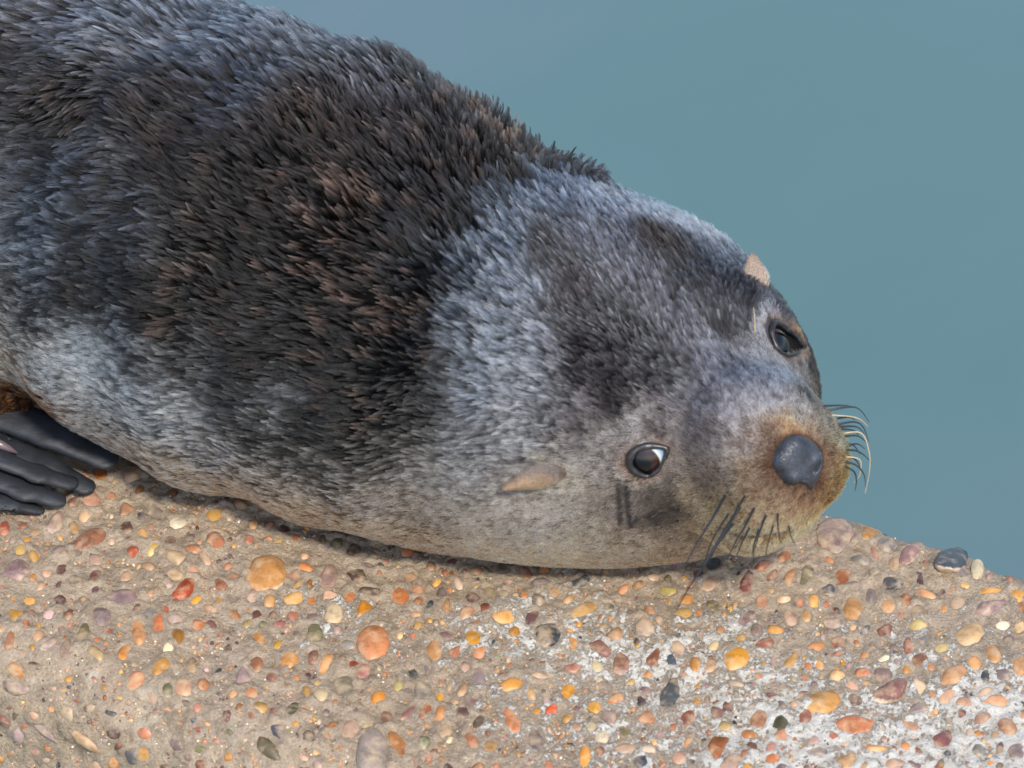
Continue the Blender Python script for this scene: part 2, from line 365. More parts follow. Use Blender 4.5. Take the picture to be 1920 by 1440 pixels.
# pebble material: colour from the object, dusted with mortar where it is bedded
def pebble_mat(name, attr):
    m, N, L, bs = mat(name)
    tcn = node(N, 'ShaderNodeTexCoord'); tg = tcn.outputs['Object']
    geo = node(N, 'ShaderNodeNewGeometry').outputs['Position']
    if attr:
        oc = node(N, 'ShaderNodeAttribute', attribute_name='tint').outputs['Color']
        dust = node(N, 'ShaderNodeAttribute', attribute_name='bed').outputs['Fac']; rnd = 0.3
    else:
        oi = node(N, 'ShaderNodeObjectInfo'); oc = oi.outputs['Color']; rnd = oi.outputs['Random']
        sx = node(N, 'ShaderNodeSeparateXYZ'); L.new(tg, sx.inputs[0]); dust = sx.outputs['Z']
    n1 = noise(N, L, geo, 85, 5, .65); n2 = noise(N, L, geo, 330, 4, .7); n3 = noise(N, L, geo, 120, 3, .6)
    r1 = ramp(N, [(.3, .5), (.5, 1.0), (.72, 1.25)]); L.new(n1, r1.inputs[0])
    c = mix(N, L, .85, oc, r1.outputs[0], 'MULTIPLY')
    r2 = ramp(N, [(.34, .55), (.46, 1.0), (.66, 1.0), (.74, 1.35)]); L.new(n2, r2.inputs[0]); c = mix(N, L, .55, c, r2.outputs[0], 'MULTIPLY')
    r4 = ramp(N, [(.46, 0.0), (.66, .5)]); L.new(n3, r4.inputs[0]); c = mix(N, L, r4.outputs[0], c, srgb(206, 180, 146))
    dz = mathn(N, L, 'ADD', dust, mathn(N, L, 'MULTIPLY', mathn(N, L, 'SUBTRACT', n1, .5), 1.5))
    rd = ramp(N, [(.0, 1.0), (.22, 0.0)]); L.new(dz, rd.inputs[0])
    cmo, a2, a3 = mortar_nodes(N, L, geo)
    c = mix(N, L, rd.outputs[0], c, cmo)
    L.new(c, bs.inputs['Base Color'])
    rr = ramp(N, [(0, .30), (1, .62)]); L.new(n3, rr.inputs[0]); rgh = mix(N, L, rd.outputs[0], rr.outputs[0], (.9, .9, .9)); L.new(rgh, bs.inputs['Roughness'])
    bs.inputs['Specular IOR Level'].default_value = .42
    bump(N, L, mathn(N, L, 'ADD', mathn(N, L, 'MULTIPLY', n2, .6), n3), .5, .0009, bs)
    return m
m_peb = pebble_mat('river_pebble', False); m_grit = pebble_mat('pebble_grit', True)

# ------------------------------------------------------------------ pebbles bedded in the wall: picture position, half axes (px), turn, tint
TINT = dict(O=(214,146,54), Y=(216,172,106), T=(190,150,116), R=(146,94,76), B=(104,78,70), G=(138,124,116), D=(78,82,88), P=(150,126,118),
            C=(226,198,160), M=(196,172,146), K=(176,84,56), V=(112,104,72), A=(190,118,70))
PEB = """500 1077 38 30 0 O;168 1015 31 15 25 A;8 990 14 11 90 K;250 1037 15 12 0 K;345 1111 26 14 40 K;368 1128 12 8 30 O;260 1187 36 13 -82 O;298 1175 18 13 80 A
337 1198 18 14 -60 O;345 1292 17 14 0 Y;380 1287 13 11 0 A;358 1255 15 10 80 A;543 1240 17 14 20 O;612 1245 19 13 60 O;473 1308 18 13 -45 O;37 1262 23 13 -35 O
30 1290 30 16 -12 P;63 1275 14 10 90 P;155 1195 20 13 65 V;180 1085 16 13 0 R;140 1088 24 10 -52 G;32 1075 26 18 10 P;62 1085 10 9 0 O;235 1083 12 10 20 T;232 1125 28 16 0 P
193 1160 24 19 -30 P;330 1050 23 12 -20 T;361 1067 14 13 60 T;415 1100 15 10 -30 A;440 1085 17 13 20 R;428 1065 10 8 0 K;551 1080 18 11 20 R;560 1101 18 9 20 Y;552 1124 21 12 10 O
505 1131 12 11 0 O;582 1101 12 11 90 A;615 1085 25 18 70 P;668 1080 20 16 0 B;690 1107 29 11 0 B;618 1122 16 10 0 T;585 1160 19 10 0 P;625 1155 20 16 40 C;590 1193 20 17 75 V
660 1250 18 10 25 K;680 1265 19 13 25 R;645 1290 30 19 80 P;700 1210 30 25 15 A;455 1275 21 15 80 P;522 1375 20 13 -70 D;425 1372 18 10 -28 V;505 1405 26 14 -45 V
660 1370 22 18 20 T;700 1410 36 28 80 P;330 1395 22 12 -32 P;160 1390 33 10 -30 T;85 1370 32 10 -42 P;65 1412 15 13 0 T;210 1337 13 7 -30 D;285 1310 19 12 -25 T
315 1332 17 7 -38 T;245 1420 17 14 0 G;65 1340 13 10 -40 T;20 1205 17 9 80 A;138 943 15 12 10 R;105 980 22 14 55 P;240 990 18 14 45 B;160 968 12 11 0 T;40 985 14 12 60 R
335 985 19 12 5 C;290 965 22 13 -25 P;405 968 20 13 15 O;265 920 12 10 30 A;448 952 14 9 -10 A;505 987 12 8 10 R;535 990 14 11 0 B;555 1008 10 8 0 K
467 1018 10 9 70 K;360 1037 15 8 -5 A;320 1018 10 8 0 B;635 1014 15 11 0 V;748 1119 22 18 -15 A;782 1104 17 12 0 A;780 1154 13 12 0 T;786 1177 11 10 70 O;836 1137 12 10 70 A
808 1135 15 10 70 D;815 1222 23 18 -62 O;850 1228 20 13 30 A;943 1162 31 14 17 O;903 1176 24 8 4 T;876 1155 16 10 25 A;908 1146 13 9 0 R;1030 1163 20 9 30 A;1098 1148 27 12 28 O
1010 1130 18 15 0 G;985 1122 8 8 0 A;1025 1200 30 20 25 D;1088 1100 21 10 15 D;1125 1225 23 13 -15 R;1165 1247 21 18 80 R;1225 1243 25 12 35 R;1152 1205 16 11 10 A;958 1290 25 13 5 O
1007 1274 21 9 -5 T;1063 1297 19 12 42 O;1075 1260 16 9 10 R;1115 1325 15 11 -10 O;1155 1312 15 9 15 A;1145 1343 18 14 0 P;1066 1348 11 8 15 O;1035 1330 15 8 30 K;1255 1305 33 17 62 D
710 1310 15 10 0 O;773 1268 16 12 -60 D;800 1255 19 9 -70 G;724 1345 23 13 72 R;743 1392 27 15 -65 A;798 1333 20 10 58 A;826 1344 21 10 80 O;885 1397 26 11 -55 A;918 1403 16 11 35 O
958 1350 30 14 -62 A;1003 1390 28 15 -70 P;884 1320 18 12 55 P;985 1074 17 13 -75 R;945 1066 14 11 0 B;893 1069 14 7 -10 A;1015 1098 16 9 0 G;1020 1072 12 8 0 A;1195 1105 17 9 15 A
1250 1112 17 10 0 Y;1098 1425 21 12 82 O;1125 1408 12 10 30 R;1275 1420 16 10 0 T;1170 1405 23 9 5 T;1567 1014 36 26 8 P;1627 1005 18 13 20 O;1638 1042 13 9 -70 A;1615 986 20 9 0 B
1662 1031 19 12 0 G;1672 990 13 8 0 R;1703 1046 24 13 45 P;1771 1035 13 11 0 C;1785 1052 43 20 28 D;1844 1037 14 9 -40 D;1797 1080 15 12 -30 P;1831 1074 16 11 60 C;1869 1070 18 9 0 C
1904 1063 20 18 0 R;1857 1110 29 11 10 O;1853 1140 34 14 20 P;1908 1119 14 12 0 O;1915 1141 14 12 0 R;1818 1192 29 20 10 Y;1861 1228 20 14 -70 O;1782 1273 28 16 30 Y;1773 1309 19 10 25 T
1829 1243 16 11 15 O;1722 1174 17 13 0 Y;1724 1147 16 11 -15 T;1700 1127 14 13 0 A;1736 1117 17 8 -25 O;1670 1101 21 12 0 D;1634 1117 21 17 80 P;1582 1091 17 15 0 A;1601 1106 13 12 0 P
1552 1110 17 13 0 D;1600 1150 22 20 80 O;1524 1136 13 11 40 O;1471 1136 17 11 0 C;1426 1136 16 14 70 A;1400 1106 21 13 70 R;1445 1086 21 9 35 R;1480 1091 22 11 65 A;1512 1087 20 12 50 V
1430 1069 19 9 25 A;1424 1044 22 9 5 O;1471 1049 18 10 25 A;1340 1069 17 14 20 D;1334 1099 23 12 20 T;1336 1144 14 12 0 V;1400 1168 24 12 28 P;1555 1057 12 8 -15 O;1498 1142 13 9 70 A
1510 1164 12 11 0 Y;1561 1174 17 12 0 P;1379 1245 27 18 15 O;1484 1247 21 11 48 O;1529 1222 18 9 10 O;1454 1192 15 9 -15 O;1435 1220 18 11 15 R;1417 1189 13 11 0 P;1619 1185 14 7 35 D
1656 1185 17 10 20 R;1570 1211 15 11 20 R;1659 1241 19 12 15 C;1705 1215 15 14 0 R;1764 1217 19 11 15 Y;1720 1243 20 12 20 R;1617 1269 15 9 0 A;1700 1260 12 8 5 O;1570 1280 15 10 0 Y
1659 1271 23 16 -20 P;1670 1305 35 17 15 R;1724 1294 18 14 70 C;1546 1324 35 20 20 O;1604 1367 37 17 3 A;1424 1352 20 16 20 A;1359 1365 13 9 0 Y;1346 1402 24 16 50 A;1467 1331 20 9 -70 G
1764 1380 24 17 20 R;1640 1402 25 8 -5 O;1706 1357 19 9 -15 T;1871 1316 26 11 5 A;1846 1301 17 9 20 T;1809 1320 15 9 0 T;1880 1269 16 11 10 P;1848 1269 13 9 80 D;1912 1250 18 15 70 A
1880 1179 15 9 0 C;1910 1179 15 13 0 Y;1677 1429 26 11 0 T;1584 1429 23 14 20 O;1449 1430 14 10 0 A;1374 1432 23 12 10 T;1902 1410 17 14 0 P;1531 1415 19 9 0 G;1840 1350 17 9 20 A;1719 1331 21 9 10 P
1563 966 20 11 60 O;1640 965 18 7 -12 R;1600 950 15 7 -20 P;1690 1003 13 8 0 T;1722 996 16 7 -12 A;1750 1008 14 7 -15 T;1795 1014 17 8 -20 R;1815 1022 14 8 -15 A;1660 975 14 7 -10 A;1885 1048 14 8 -5 T"""
pebs = []
for ln in PEB.replace('\n', ';').split(';'):
    a = ln.split(); pebs.append((float(a[0]), float(a[1]), float(a[2]), float(a[3]), float(a[4]), a[5]))
placed = [(x, y, max(a, b)) for x, y, a, b, t, k in pebs]
keys = 'OOOYTTTTTAAARRRRBBBGDPPPPCVAAOOTMM'
def fill(n, smin_, smax_, pw, tries=40, gap=.82):
    out = []
    px = np.array([p[0] for p in placed]); py = np.array([p[1] for p in placed]); pr = np.array([p[2] for p in placed])
    for _ in range(n * tries):
        if len(out) >= n: break
        x, y = rng.uniform(-60, 1980), rng.uniform(880, 1500)
        r = smin_ + (smax_ - smin_) * rng.random() ** pw
        if ((px - x) ** 2 + (py - y) ** 2 < ((pr + r) * gap) ** 2).any(): continue
        if y < 940 and x > 560: continue
        asp = rng.uniform(.5, .95)
        out.append((x, y, r, r * asp, rng.normal(10, 40), keys[rng.integers(len(keys))]))
        px = np.append(px, x); py = np.append(py, y); pr = np.append(pr, r); placed.append((x, y, r))
    return out
more = fill(1000, 6, 19, 1.5, gap=.74)
pebs += more
small = fill(4200, 2.2, 6, 1.7, tries=10, gap=.8)

def ground_h(P): return (fbm(P + 3, 14, 3) - .5) * .007 + (fbm(P + 9, 90, 3) - .5) * .0036
def pebble_frame(p):
    x, y, a, b, t, k = p
    h = wall_hit(x, y)
    if h is None: return None
    c, n = h; c = c + n * ground_h(c[None])[0]
    t1 = nrm(W_D - n * (W_D @ n)); t2 = np.cross(n, t1)
    th = math.radians(t); s = WIDTH / 1920
    # tangent-plane vectors whose picture is the wanted pair of half axes
    J = np.array([[t1 @ E_U, t2 @ E_U], [t1 @ E_V, t2 @ E_V]]) * (DIST / np.linalg.norm(c - CAM))
    Pm = np.array([[a * math.cos(th), -b * math.sin(th)], [a * math.sin(th), b * math.cos(th)]]) * s
    M = np.linalg.solve(J, Pm); U_, S_, _ = np.linalg.svd(M)
    S_ = np.minimum(S_, S_[::-1] * 2.6)
    ax1 = t1 * U_[0, 0] + t2 * U_[1, 0]; ax2 = np.cross(n, ax1)
    return c, n, ax1, ax2, S_[0] * 1.20, S_[1] * 1.12
def jitter_col(k, f=.16):
    c = srgb(*TINT[k]); g = c.mean(); c = (g + (c - g) * rng.uniform(.72, 1.05)) * .74; return np.clip(c * np.exp(rng.normal(0, f, 3) * .4 + rng.normal(0, f)), 0, 1)

# shared pebble shapes: smooth river stones, angular chips
def pebble_mesh(name, angular, seed, subdiv):
    bm = bmesh.new(); bmesh.ops.create_icosphere(bm, subdivisions=subdiv, radius=1)
    r = np.random.default_rng(seed); pl = nrm(r.normal(size=(9, 3)))
    off = r.uniform(.52, .80, 9) if angular else r.uniform(.86, .98, 9); sh = r.uniform(0, 50, 3)
    for v in bm.verts:
        p = np.array(v.co); q = p * (0.86 + .30 * vnoise(p[None] + sh, 1.1)[0])
        for _p, _o in zip(pl, off):
            e = q @ _p - _o
            if e > 0: q = q - _p * e * .85
        q += p * (.05 if angular else .015) * (vnoise(p[None] + sh, 4.)[0] - .5)
        v.co = q
    ext = max(max(abs(v.co.x) for v in bm.verts), .1); ey = max(max(abs(v.co.y) for v in bm.verts), .1); ez = max(max(v.co.z for v in bm.verts), .1)
    for v in bm.verts: v.co.x /= ext; v.co.y /= ey; v.co.z /= ez
    me = bpy.data.meshes.new(name); bm.to_mesh(me); bm.free()
    me.polygons.foreach_set('use_smooth', np.ones(len(me.polygons), bool)); me.materials.append(m_peb)
    return me
ROUND = [pebble_mesh('pebble', False, 100 + i, 4 if i < 3 else 3) for i in range(9)]; CHIP = [pebble_mesh('pebble', True, 200 + i, 3) for i in range(8)]

# ------------------------------------------------------------------ the wall itself
al = np.concatenate([[-1.6, -1.0, -.7], np.linspace(-.56, .22, 390), [.3, .5, .9, 1.4]])
nA, nP = len(al), len(PROF)
GX = W_O + al[:, None, None] * W_D + PROF[None, :, 0, None] * W_N + PROF[None, :, 1, None] * np.array([0, 0, 1])
GN = (PROF_N[:, 0, None] * W_N + PROF_N[:, 1, None] * np.array([0, 0, 1]))[None].repeat(nA, 0)
GP = GX.reshape(-1, 3)
hgt = ground_h(GP) + (fbm(GP + 9, 260, 2) - .5) * .0030
frames = []
for p in pebs:
    f = pebble_frame(p)
    if f is not None: frames.append((p, f))
for p, (c, n, a1, a2, s1, s2) in frames:                        # mortar climbs a little round each stone
    d = GP - c; near = np.abs(d).max(1) < .03
    dn = d[near]; e = np.sqrt(((dn @ a1) / s1) ** 2 + ((dn @ a2) / s2) ** 2)
    hgt[near] += .0016 * np.exp(-((e - 1.0) / .35) ** 2) * (e < 2)
ridx = np.tile((PROF[:, 1] > -H_W + .01).astype(float), nA)
GP2 = GP + GN.reshape(-1, 3) * (hgt * ridx)[:, None]
F = [(i * nP + j, (i + 1) * nP + j, (i + 1) * nP + j + 1, i * nP + j + 1) for i in range(nA - 1) for j in range(nP - 1)]
F += [tuple(range(nP)), tuple((nA - 1) * nP + j for j in range(nP - 1, -1, -1))]
wall = new_mesh('concrete_ledge', GP2, F, m_wall)
wall['label'] = 'weathered concrete ledge studded with orange and brown pebbles beside the water'; wall['category'] = 'ledge'
# where pale crust lies thick (position on the wall) and where runs of lime stain the front face
CR = [(1750,1420,1.0),(1880,1350,1.0),(1500,1380,.95),(1300,1250,.85),(1150,1200,.8),(1350,1180,.85),(1000,1170,.8),(880,1180,.75),(950,1300,.7),(1150,1380,.75),(620,1150,.7),
      (560,1190,.6),(430,1220,.5),(700,1180,.6),(1700,1240,.75),(1850,1180,.6),(1600,1230,.6),(200,1020,.5),(60,1020,.5),(350,1040,.45),(450,1040,.45),(640,1040,.4),(1100,1120,.65),
      (1300,1140,.55),(1500,1170,.6),(1600,1070,.35),(1720,1080,.4),(1850,1060,.3),(300,1120,.25),(100,1150,.2),(150,1300,.05),(300,1400,.1),(60,1400,.05),(450,1380,.25),(650,1330,.35),
      (800,1400,.5),(800,1290,.55),(1200,1080,.2),(900,1070,.2),(700,1060,.2),(500,980,.15),(300,950,.1),(100,960,.15),(1450,1080,.15),(540,1300,.3),(1420,1290,.85),(1640,1330,.8),(400,1330,.3)]
cp = [];
for x, y, v in CR:
    h = wall_hit(x, y)
    if h is not None: cp.append((*h[0], v))
cp = np.array(cp); crust = np.empty(len(GP))
for i in range(0, len(GP), 20000):
    D2 = ((GP[i:i + 20000, None] - cp[None, :, :3]) ** 2).sum(-1); wt = 1 / (D2 + 8e-5) ** 2
    crust[i:i + 20000] = (wt * cp[:, 3]).sum(1) / wt.sum(1)
vattr(wall, 'crust', crust)
st = np.zeros(len(GP))
for (x0, y0), (x1, y1), wd in (((172, 1265), (180, 1440), .0034), ((283, 1320), (292, 1440), .007), ((352, 1320), (345, 1365), .003)):
    a, b = wall_hit(x0, y0)[0], wall_hit(x1, y1)[0]; b = np.array([a[0], a[1], b[2]]) * .6 + b * .4
    d = seg_dist(GP, [a, b]); st = np.maximum(st, np.exp(-(d / wd) ** 2) * np.clip((fbm(GP, 120, 3) - .33) * 5, 0, 1))
vattr(wall, 'stain', st * .9)

order = sorted(frames, key=lambda t: -t[0][2] * t[0][3])
def put_pebble(p, fr):
    c, n, a1, a2, s1, s2 = fr; k = p[5]
    ch = ROUND if p[2] * p[3] > (420 if k in 'OYAT' else 640) else CHIP if k in 'RBDKPG' and rng.random() < .8 else (CHIP if rng.random() < .3 else ROUND)
    o = bpy.data.objects.new('pebble', ch[rng.integers(len(ch))]); C.objects.link(o)
    hz = min(s1, s2) * rng.uniform(.5, .75); sink = hz * rng.uniform(-.08, .22)
    if (c - W_O) @ W_N > -.028 and p[2] < 25: sink -= hz * .35                     # stones stand proud along the worn far edge
    tilt = rng.normal(0, .10, 2); n2_ = nrm(n + a1 * tilt[0] + a2 * tilt[1]); b1 = nrm(a1 - n2_ * (a1 @ n2_)); b2 = np.cross(n2_, b1)
    R = np.stack([b1 * s1, b2 * s2, n2_ * hz], 1)
    M = Matrix.Identity(4)
    for i in range(3):
        for j in range(3): M[i][j] = R[i, j]
    for i in range(3): M[i][3] = (c - n * sink)[i]
    o.matrix_world = M; o.parent = wall
    col = jitter_col(k); o.color = (*col, 1)
for p, fr in order[:298]: put_pebble(p, fr)
# the small stones and grit, past counting
bm = bmesh.new(); bmesh.ops.create_icosphere(bm, subdivisions=2, radius=1); bm.verts.ensure_lookup_table()
SV = np.array([v.co[:] for v in bm.verts]); SF = np.array([[v.index for v in f.verts] for f in bm.faces]); bm.free()
vv, ff, tt, bb, base = [], [], [], [], 0
rest = [pf for pf in order[298:]] + [(p, pebble_frame(p)) for p in small]
for p, fr in rest:
    if fr is None: continue
    c, n, a1, a2, s1, s2 = fr
    q = SV * (.78 + .45 * vnoise(SV + rng.uniform(0, 50, 3), 1.3))[:, None]; hz = min(s1, s2) * .75
    vv.append(c + q[:, :1] * a1 * s1 + q[:, 1:2] * a2 * s2 + q[:, 2:] * n * hz); ff.append(SF + base); base += len(SV)
    tt.append(np.tile(jitter_col(p[5], .2), (len(SV), 1))); bb.append(SV[:, 2])
# sand grains
for _ in range(5200):
    h = None
    x, y = rng.uniform(-20, 1940), rng.uniform(900, 1480)
    if y < 960 and x > 620: continue
    h = wall_hit(x, y)
    if h is None: continue
    c, n = h; c = c + n * ground_h(c[None])[0]; r = rng.uniform(.00028, .0008); q = SV[:12] * r * rng.uniform(.6, 1.3, (12, 1))
    vv.append(c + q + n * r * .4)
    ff.append(ICO + base) if 'ICO' in globals() else None
    if 'ICO' not in globals():
        b2 = bmesh.new(); bmesh.ops.create_icosphere(b2, subdivisions=1, radius=1); b2.verts.ensure_lookup_table()
        IV = np.array([v.co[:] for v in b2.verts]); ICO = np.array([[v.index for v in f.verts] for f in b2.faces]); b2.free(); ff.append(ICO + base)
    vv[-1] = c + IV * r * rng.uniform(.6, 1.3, (12, 1)) + n * r * .4
    base += 12
    g = rng.random(); colr = srgb(228, 218, 196) if g < .35 else (srgb(150, 118, 88) if g < .65 else (srgb(200, 150, 96) if g < .85 else srgb(90, 76, 66)))
    tt.append(np.tile(colr * rng.uniform(.8, 1.1), (12, 1))); bb.append(np.ones(12))
grit = new_mesh('pebble_grit', np.concatenate(vv), np.concatenate(ff), m_grit, wall)
vattr(grit, 'tint', np.concatenate(tt)); vattr(grit, 'bed', np.concatenate(bb)); grit['kind'] = 'stuff'

# ------------------------------------------------------------------ water
m_wat, N, L, bs = mat('murky_harbour_water')
geo = node(N, 'ShaderNodeNewGeometry').outputs['Position']
n1 = noise(N, L, geo, 1.3, 3, .55); r1 = ramp(N, [(.35, srgb(85, 114, 116)), (.65, srgb(96, 114, 123))]); L.new(n1, r1.inputs[0])
L.new(r1.outputs[0], bs.inputs['Base Color']); bs.inputs['Roughness'].default_value = .08; bs.inputs['IOR'].default_value = 1.333
bump(N, L, noise(N, L, geo, 2.2, 3, .5), .25, .06, bs)
WZ = -1.05
gx = np.concatenate([[-400, -60, -10], np.linspace(-4, 4, 60), [10, 60, 400]]); gy = np.concatenate([[-400, -40, -8], np.linspace(-3, 9, 80), [20, 80, 400]])
XX, YY = np.meshgrid(gx, gy, indexing='ij'); PP = np.c_[XX.ravel(), YY.ravel(), np.zeros(XX.size)]
PP[:, 2] = WZ + (fbm(PP + 500, .8, 3) - .5) * .03
ny = len(gy)
water = new_mesh('water', PP, [(i * ny + j, (i + 1) * ny + j, (i + 1) * ny + j + 1, i * ny + j + 1) for i in range(len(gx) - 1) for j in range(ny - 1)], m_wat)
water['kind'] = 'structure'

# ------------------------------------------------------------------ the seal
seal = bpy.data.objects.new('fur_seal', None); C.objects.link(seal); seal.location = at_z(700, 900, 0)
seal['label'] = 'young dark brown fur seal lying with its chin on the pebbled ledge'; seal['category'] = 'seal'
bpy.context.view_layer.update()
def child(o):
    o.parent = seal; o.matrix_parent_inverse = Matrix.Translation(-Vector(seal.location)); return o

m_skin, N, L, bs = mat('under_fur')
ac = node(N, 'ShaderNodeAttribute', attribute_name='coat').outputs['Color']
L.new(ac, bs.inputs['Base Color']); bs.inputs['Roughness'].default_value = .9; bs.inputs['Specular IOR Level'].default_value = .1
lo = np.min([p - r for p, r in zip(AX_P, AX_R)], 0) - .03; hi = np.max([p + r for p, r in zip(AX_P, AX_R)], 0) + .03
hi = np.maximum(hi, H_C + .17); lo = np.minimum(lo, H_C - .17); lo[2] = -.012
BV, BF = surface_nets(body_sdf, lo, hi, .0032)
body = child(new_mesh('body', BV, BF, m_skin))
cc = []
for i in range(0, len(BV), 20000): cc.append(coat(BV[i:i + 20000])[3])
bc = np.concatenate(cc); bc = bc ** 1.3 * (.10 + .35 * np.clip((bc.mean(1, keepdims=True) - .08) / .12, 0, 1)); km = np.exp(-(seg_dist(BV, MOUTH) / .004) ** 2)[:, None]; bc = bc * (1 - km) + srgb(34, 20, 16) * km
vattr(body, 'coat', bc)

# ---- eyes: wet dark ball, leathery lid rim
def smooth_loop(pts, n):
    pts = np.array(pts); m = len(pts); out = []
    for k in range(n):
        t = k / n * m; i = int(t); f = t - i; p0, p1, p2, p3 = pts[(i - 1) % m], pts[i % m], pts[(i + 1) % m], pts[(i + 2) % m]
        out.append(.5 * ((2 * p1) + (-p0 + p2) * f + (2 * p0 - 5 * p1 + 4 * p2 - p3) * f * f + (-p0 + 3 * p1 - 3 * p2 + p3) * f ** 3))
    return np.array(out)
def tube(pts, radii, seg=8, closed=False, name='tube', m=None):
    pts = np.array(pts); n = len(pts)
    tg = nrm(np.roll(pts, -1, 0) - np.roll(pts, 1, 0)) if closed else nrm(np.gradient(pts, axis=0))
    up = np.array([.31, .42, .85]); V = []
    for p, t, r in zip(pts, tg, radii):
        a = nrm(np.cross(t, up)); b = np.cross(t, a)
        for k in range(seg):
            th = 2 * math.pi * k / seg; V.append(p + (a * math.cos(th) + b * math.sin(th)) * r)
    Fq = []
    for i in range(n if closed else n - 1):
        for k in range(seg):
            Fq.append((i * seg + k, i * seg + (k + 1) % seg, ((i + 1) % n) * seg + (k + 1) % seg, ((i + 1) % n) * seg + k))
    return np.array(V), Fq
m_lid, N, L, bs = mat('eyelid_skin'); tc = node(N, 'ShaderNodeNewGeometry').outputs['Position']
r = ramp(N, [(.3, srgb(20, 18, 18)), (.55, srgb(40, 38, 40)), (.7, srgb(70, 74, 84))]); L.new(noise(N, L, tc, 240, 3), r.inputs[0]); L.new(r.outputs[0], bs.inputs['Base Color']); bs.inputs['Roughness'].default_value = .32
bump(N, L, noise(N, L, tc, 900, 3), .3, .0004, bs)
m_eye, N, L, bs = mat('wet_eye')
tg = node(N, 'ShaderNodeTexCoord').outputs['Object']; sx = node(N, 'ShaderNodeSeparateXYZ'); L.new(tg, sx.inputs[0])
ln = node(N, 'ShaderNodeVectorMath', operation='NORMALIZE'); L.new(tg, ln.inputs[0]); sz = node(N, 'ShaderNodeSeparateXYZ'); L.new(ln.outputs[0], sz.inputs[0])
r = ramp(N, [(.5, srgb(140, 160, 184)), (.63, srgb(186, 194, 200)), (.65, srgb(120, 96, 66)), (.67, srgb(48, 28, 25)), (.86, srgb(40, 24, 23)), (.89, srgb(12, 11, 13))])
L.new(sz.outputs['Z'], r.inputs[0]); L.new(r.outputs[0], bs.inputs['Base Color']); bs.inputs['Roughness'].default_value = .04
bs.inputs['Specular IOR Level'].default_value = .35; bs.inputs['Coat Weight'].default_value = .35; bs.inputs['Coat Roughness'].default_value = .02
for ei, e in enumerate(EYES):
    bm = bmesh.new(); bmesh.ops.create_uvsphere(bm, u_segments=40, v_segments=24, radius=e['R'])
    me = bpy.data.meshes.new('eye'); bm.to_mesh(me); bm.free(); me.materials.append(m_eye)
    me.polygons.foreach_set('use_smooth', np.ones(len(me.polygons), bool))
    eye = bpy.data.objects.new('eye', me); C.objects.link(eye)
    gaze = nrm(e['n'] * 1.0 + (E_U * -.42 + E_V * -.38)) if ei == 0 else nrm(e['n'] + E_U * -.05 + E_V * -.1)
    eye.location = e['ball']; eye.rotation_euler = Vector(gaze).to_track_quat('Z', 'Y').to_euler()
    child(eye); bpy.context.view_layer.update()
    lp = smooth_loop(e['ring'], 48); lp = e['ctr'] + (lp - e['ctr']) * (.92 if ei == 0 else .96) + e['n'] * (-.0006 if ei == 0 else .0006)
    V, Fq = tube(lp, (.0015 if ei == 0 else .0011) * (1 + .35 * np.sin(np.linspace(0, 6.28, 48) + 1) + .12 * np.sin(np.linspace(0, 31.4, 48))), 10, True)
    lid = new_mesh('eyelid', V, Fq, m_lid); lid.parent = eye; lid.matrix_parent_inverse = eye.matrix_world.inverted()

# ---- nose pad
m_nose, N, L, bs = mat('nose_leather'); tc = node(N, 'ShaderNodeNewGeometry').outputs['Position']
r = ramp(N, [(.3, srgb(30, 32, 37)), (.7, srgb(68, 72, 82))]); L.new(noise(N, L, tc, 130, 4), r.inputs[0]); L.new(r.outputs[0], bs.inputs['Base Color'])
bs.inputs['Roughness'].default_value = .38
vo = node(N, 'ShaderNodeTexVoronoi'); vo.inputs['Scale'].default_value = 1100; L.new(tc, vo.inputs['Vector']); bump(N, L, mathn(N, L, 'ADD', vo.outputs['Distance'], mathn(N, L, 'MULTIPLY', noise(N, L, tc, 260, 4), 2.0)), .5, .0006, bs)
NC = NOSE_C - NOSE_N * .001; NAX = np.stack([NL, NU, NOSE_N])
NP2 = smooth_loop(NOSE_2, 40) * .97 - (np.array([NL @ E_U, NU @ E_U]) * .0012 + np.array([NL @ E_V, NU @ E_V]) * -.0004)
def poly_sdf(p, poly):
    d = np.full(len(p), 9.0)
    for i in range(len(poly)):
        a_, b_ = poly[i - 1], poly[i]; e = b_ - a_; t = np.clip(((p - a_) @ e) / (e @ e), 0, 1); d = np.minimum(d, np.linalg.norm(p - a_ - t[:, None] * e, axis=1))
    return np.where(in_poly(p, poly), -d, d)
def nose_sdf(P):
    q = (P - NC) @ NAX.T; l, u, f = q.T
    d2 = poly_sdf(q[:, :2], NP2); r = .0042
    top = .0062 - 16 * (l * l + .7 * (u - .002) ** 2); df = np.maximum(f - top, -.012 - f)
    x, y = np.maximum(d2 + r, 0), np.maximum(df + r, 0)
    d = np.minimum(np.maximum(d2 + r, df + r), 0) + np.hypot(x, y) - r
    for s_ in (-1, 1):
        k = .0 if s_ < 0 else .001
        d = smax(d, -s_cap(q, np.array([s_ * .0030, -.0104, .0036]), np.array([s_ * .0070, -.0094 + k, .0030]), .0016, .0027), .0010)
        d = smax(d, -s_cap(q, np.array([s_ * .0070, -.0094 + k, .0030]), np.array([s_ * .0116, -.0050 + k, .0024]), .0026, .0008), .0010)
        d = smin(d, s_ball(q, np.array([s_ * .0066, -.0038, .0032]), .0034), .002)
        d = smax(d, -s_cap(q, np.array([s_ * .0066, -.0096 + k, .0040]), np.array([s_ * .0058, -.0080, -.0080]), .0024, .0020), .0008)
    d = smax(d, -s_cap(q, np.array([0, -.004, .0068]), np.array([0, -.0150, .0050]), .0001, .0009), .0010)
    return d
V, Fq = surface_nets(nose_sdf, NC - .022, NC + .022, .0007)
child(new_mesh('nose', V, Fq, m_nose))

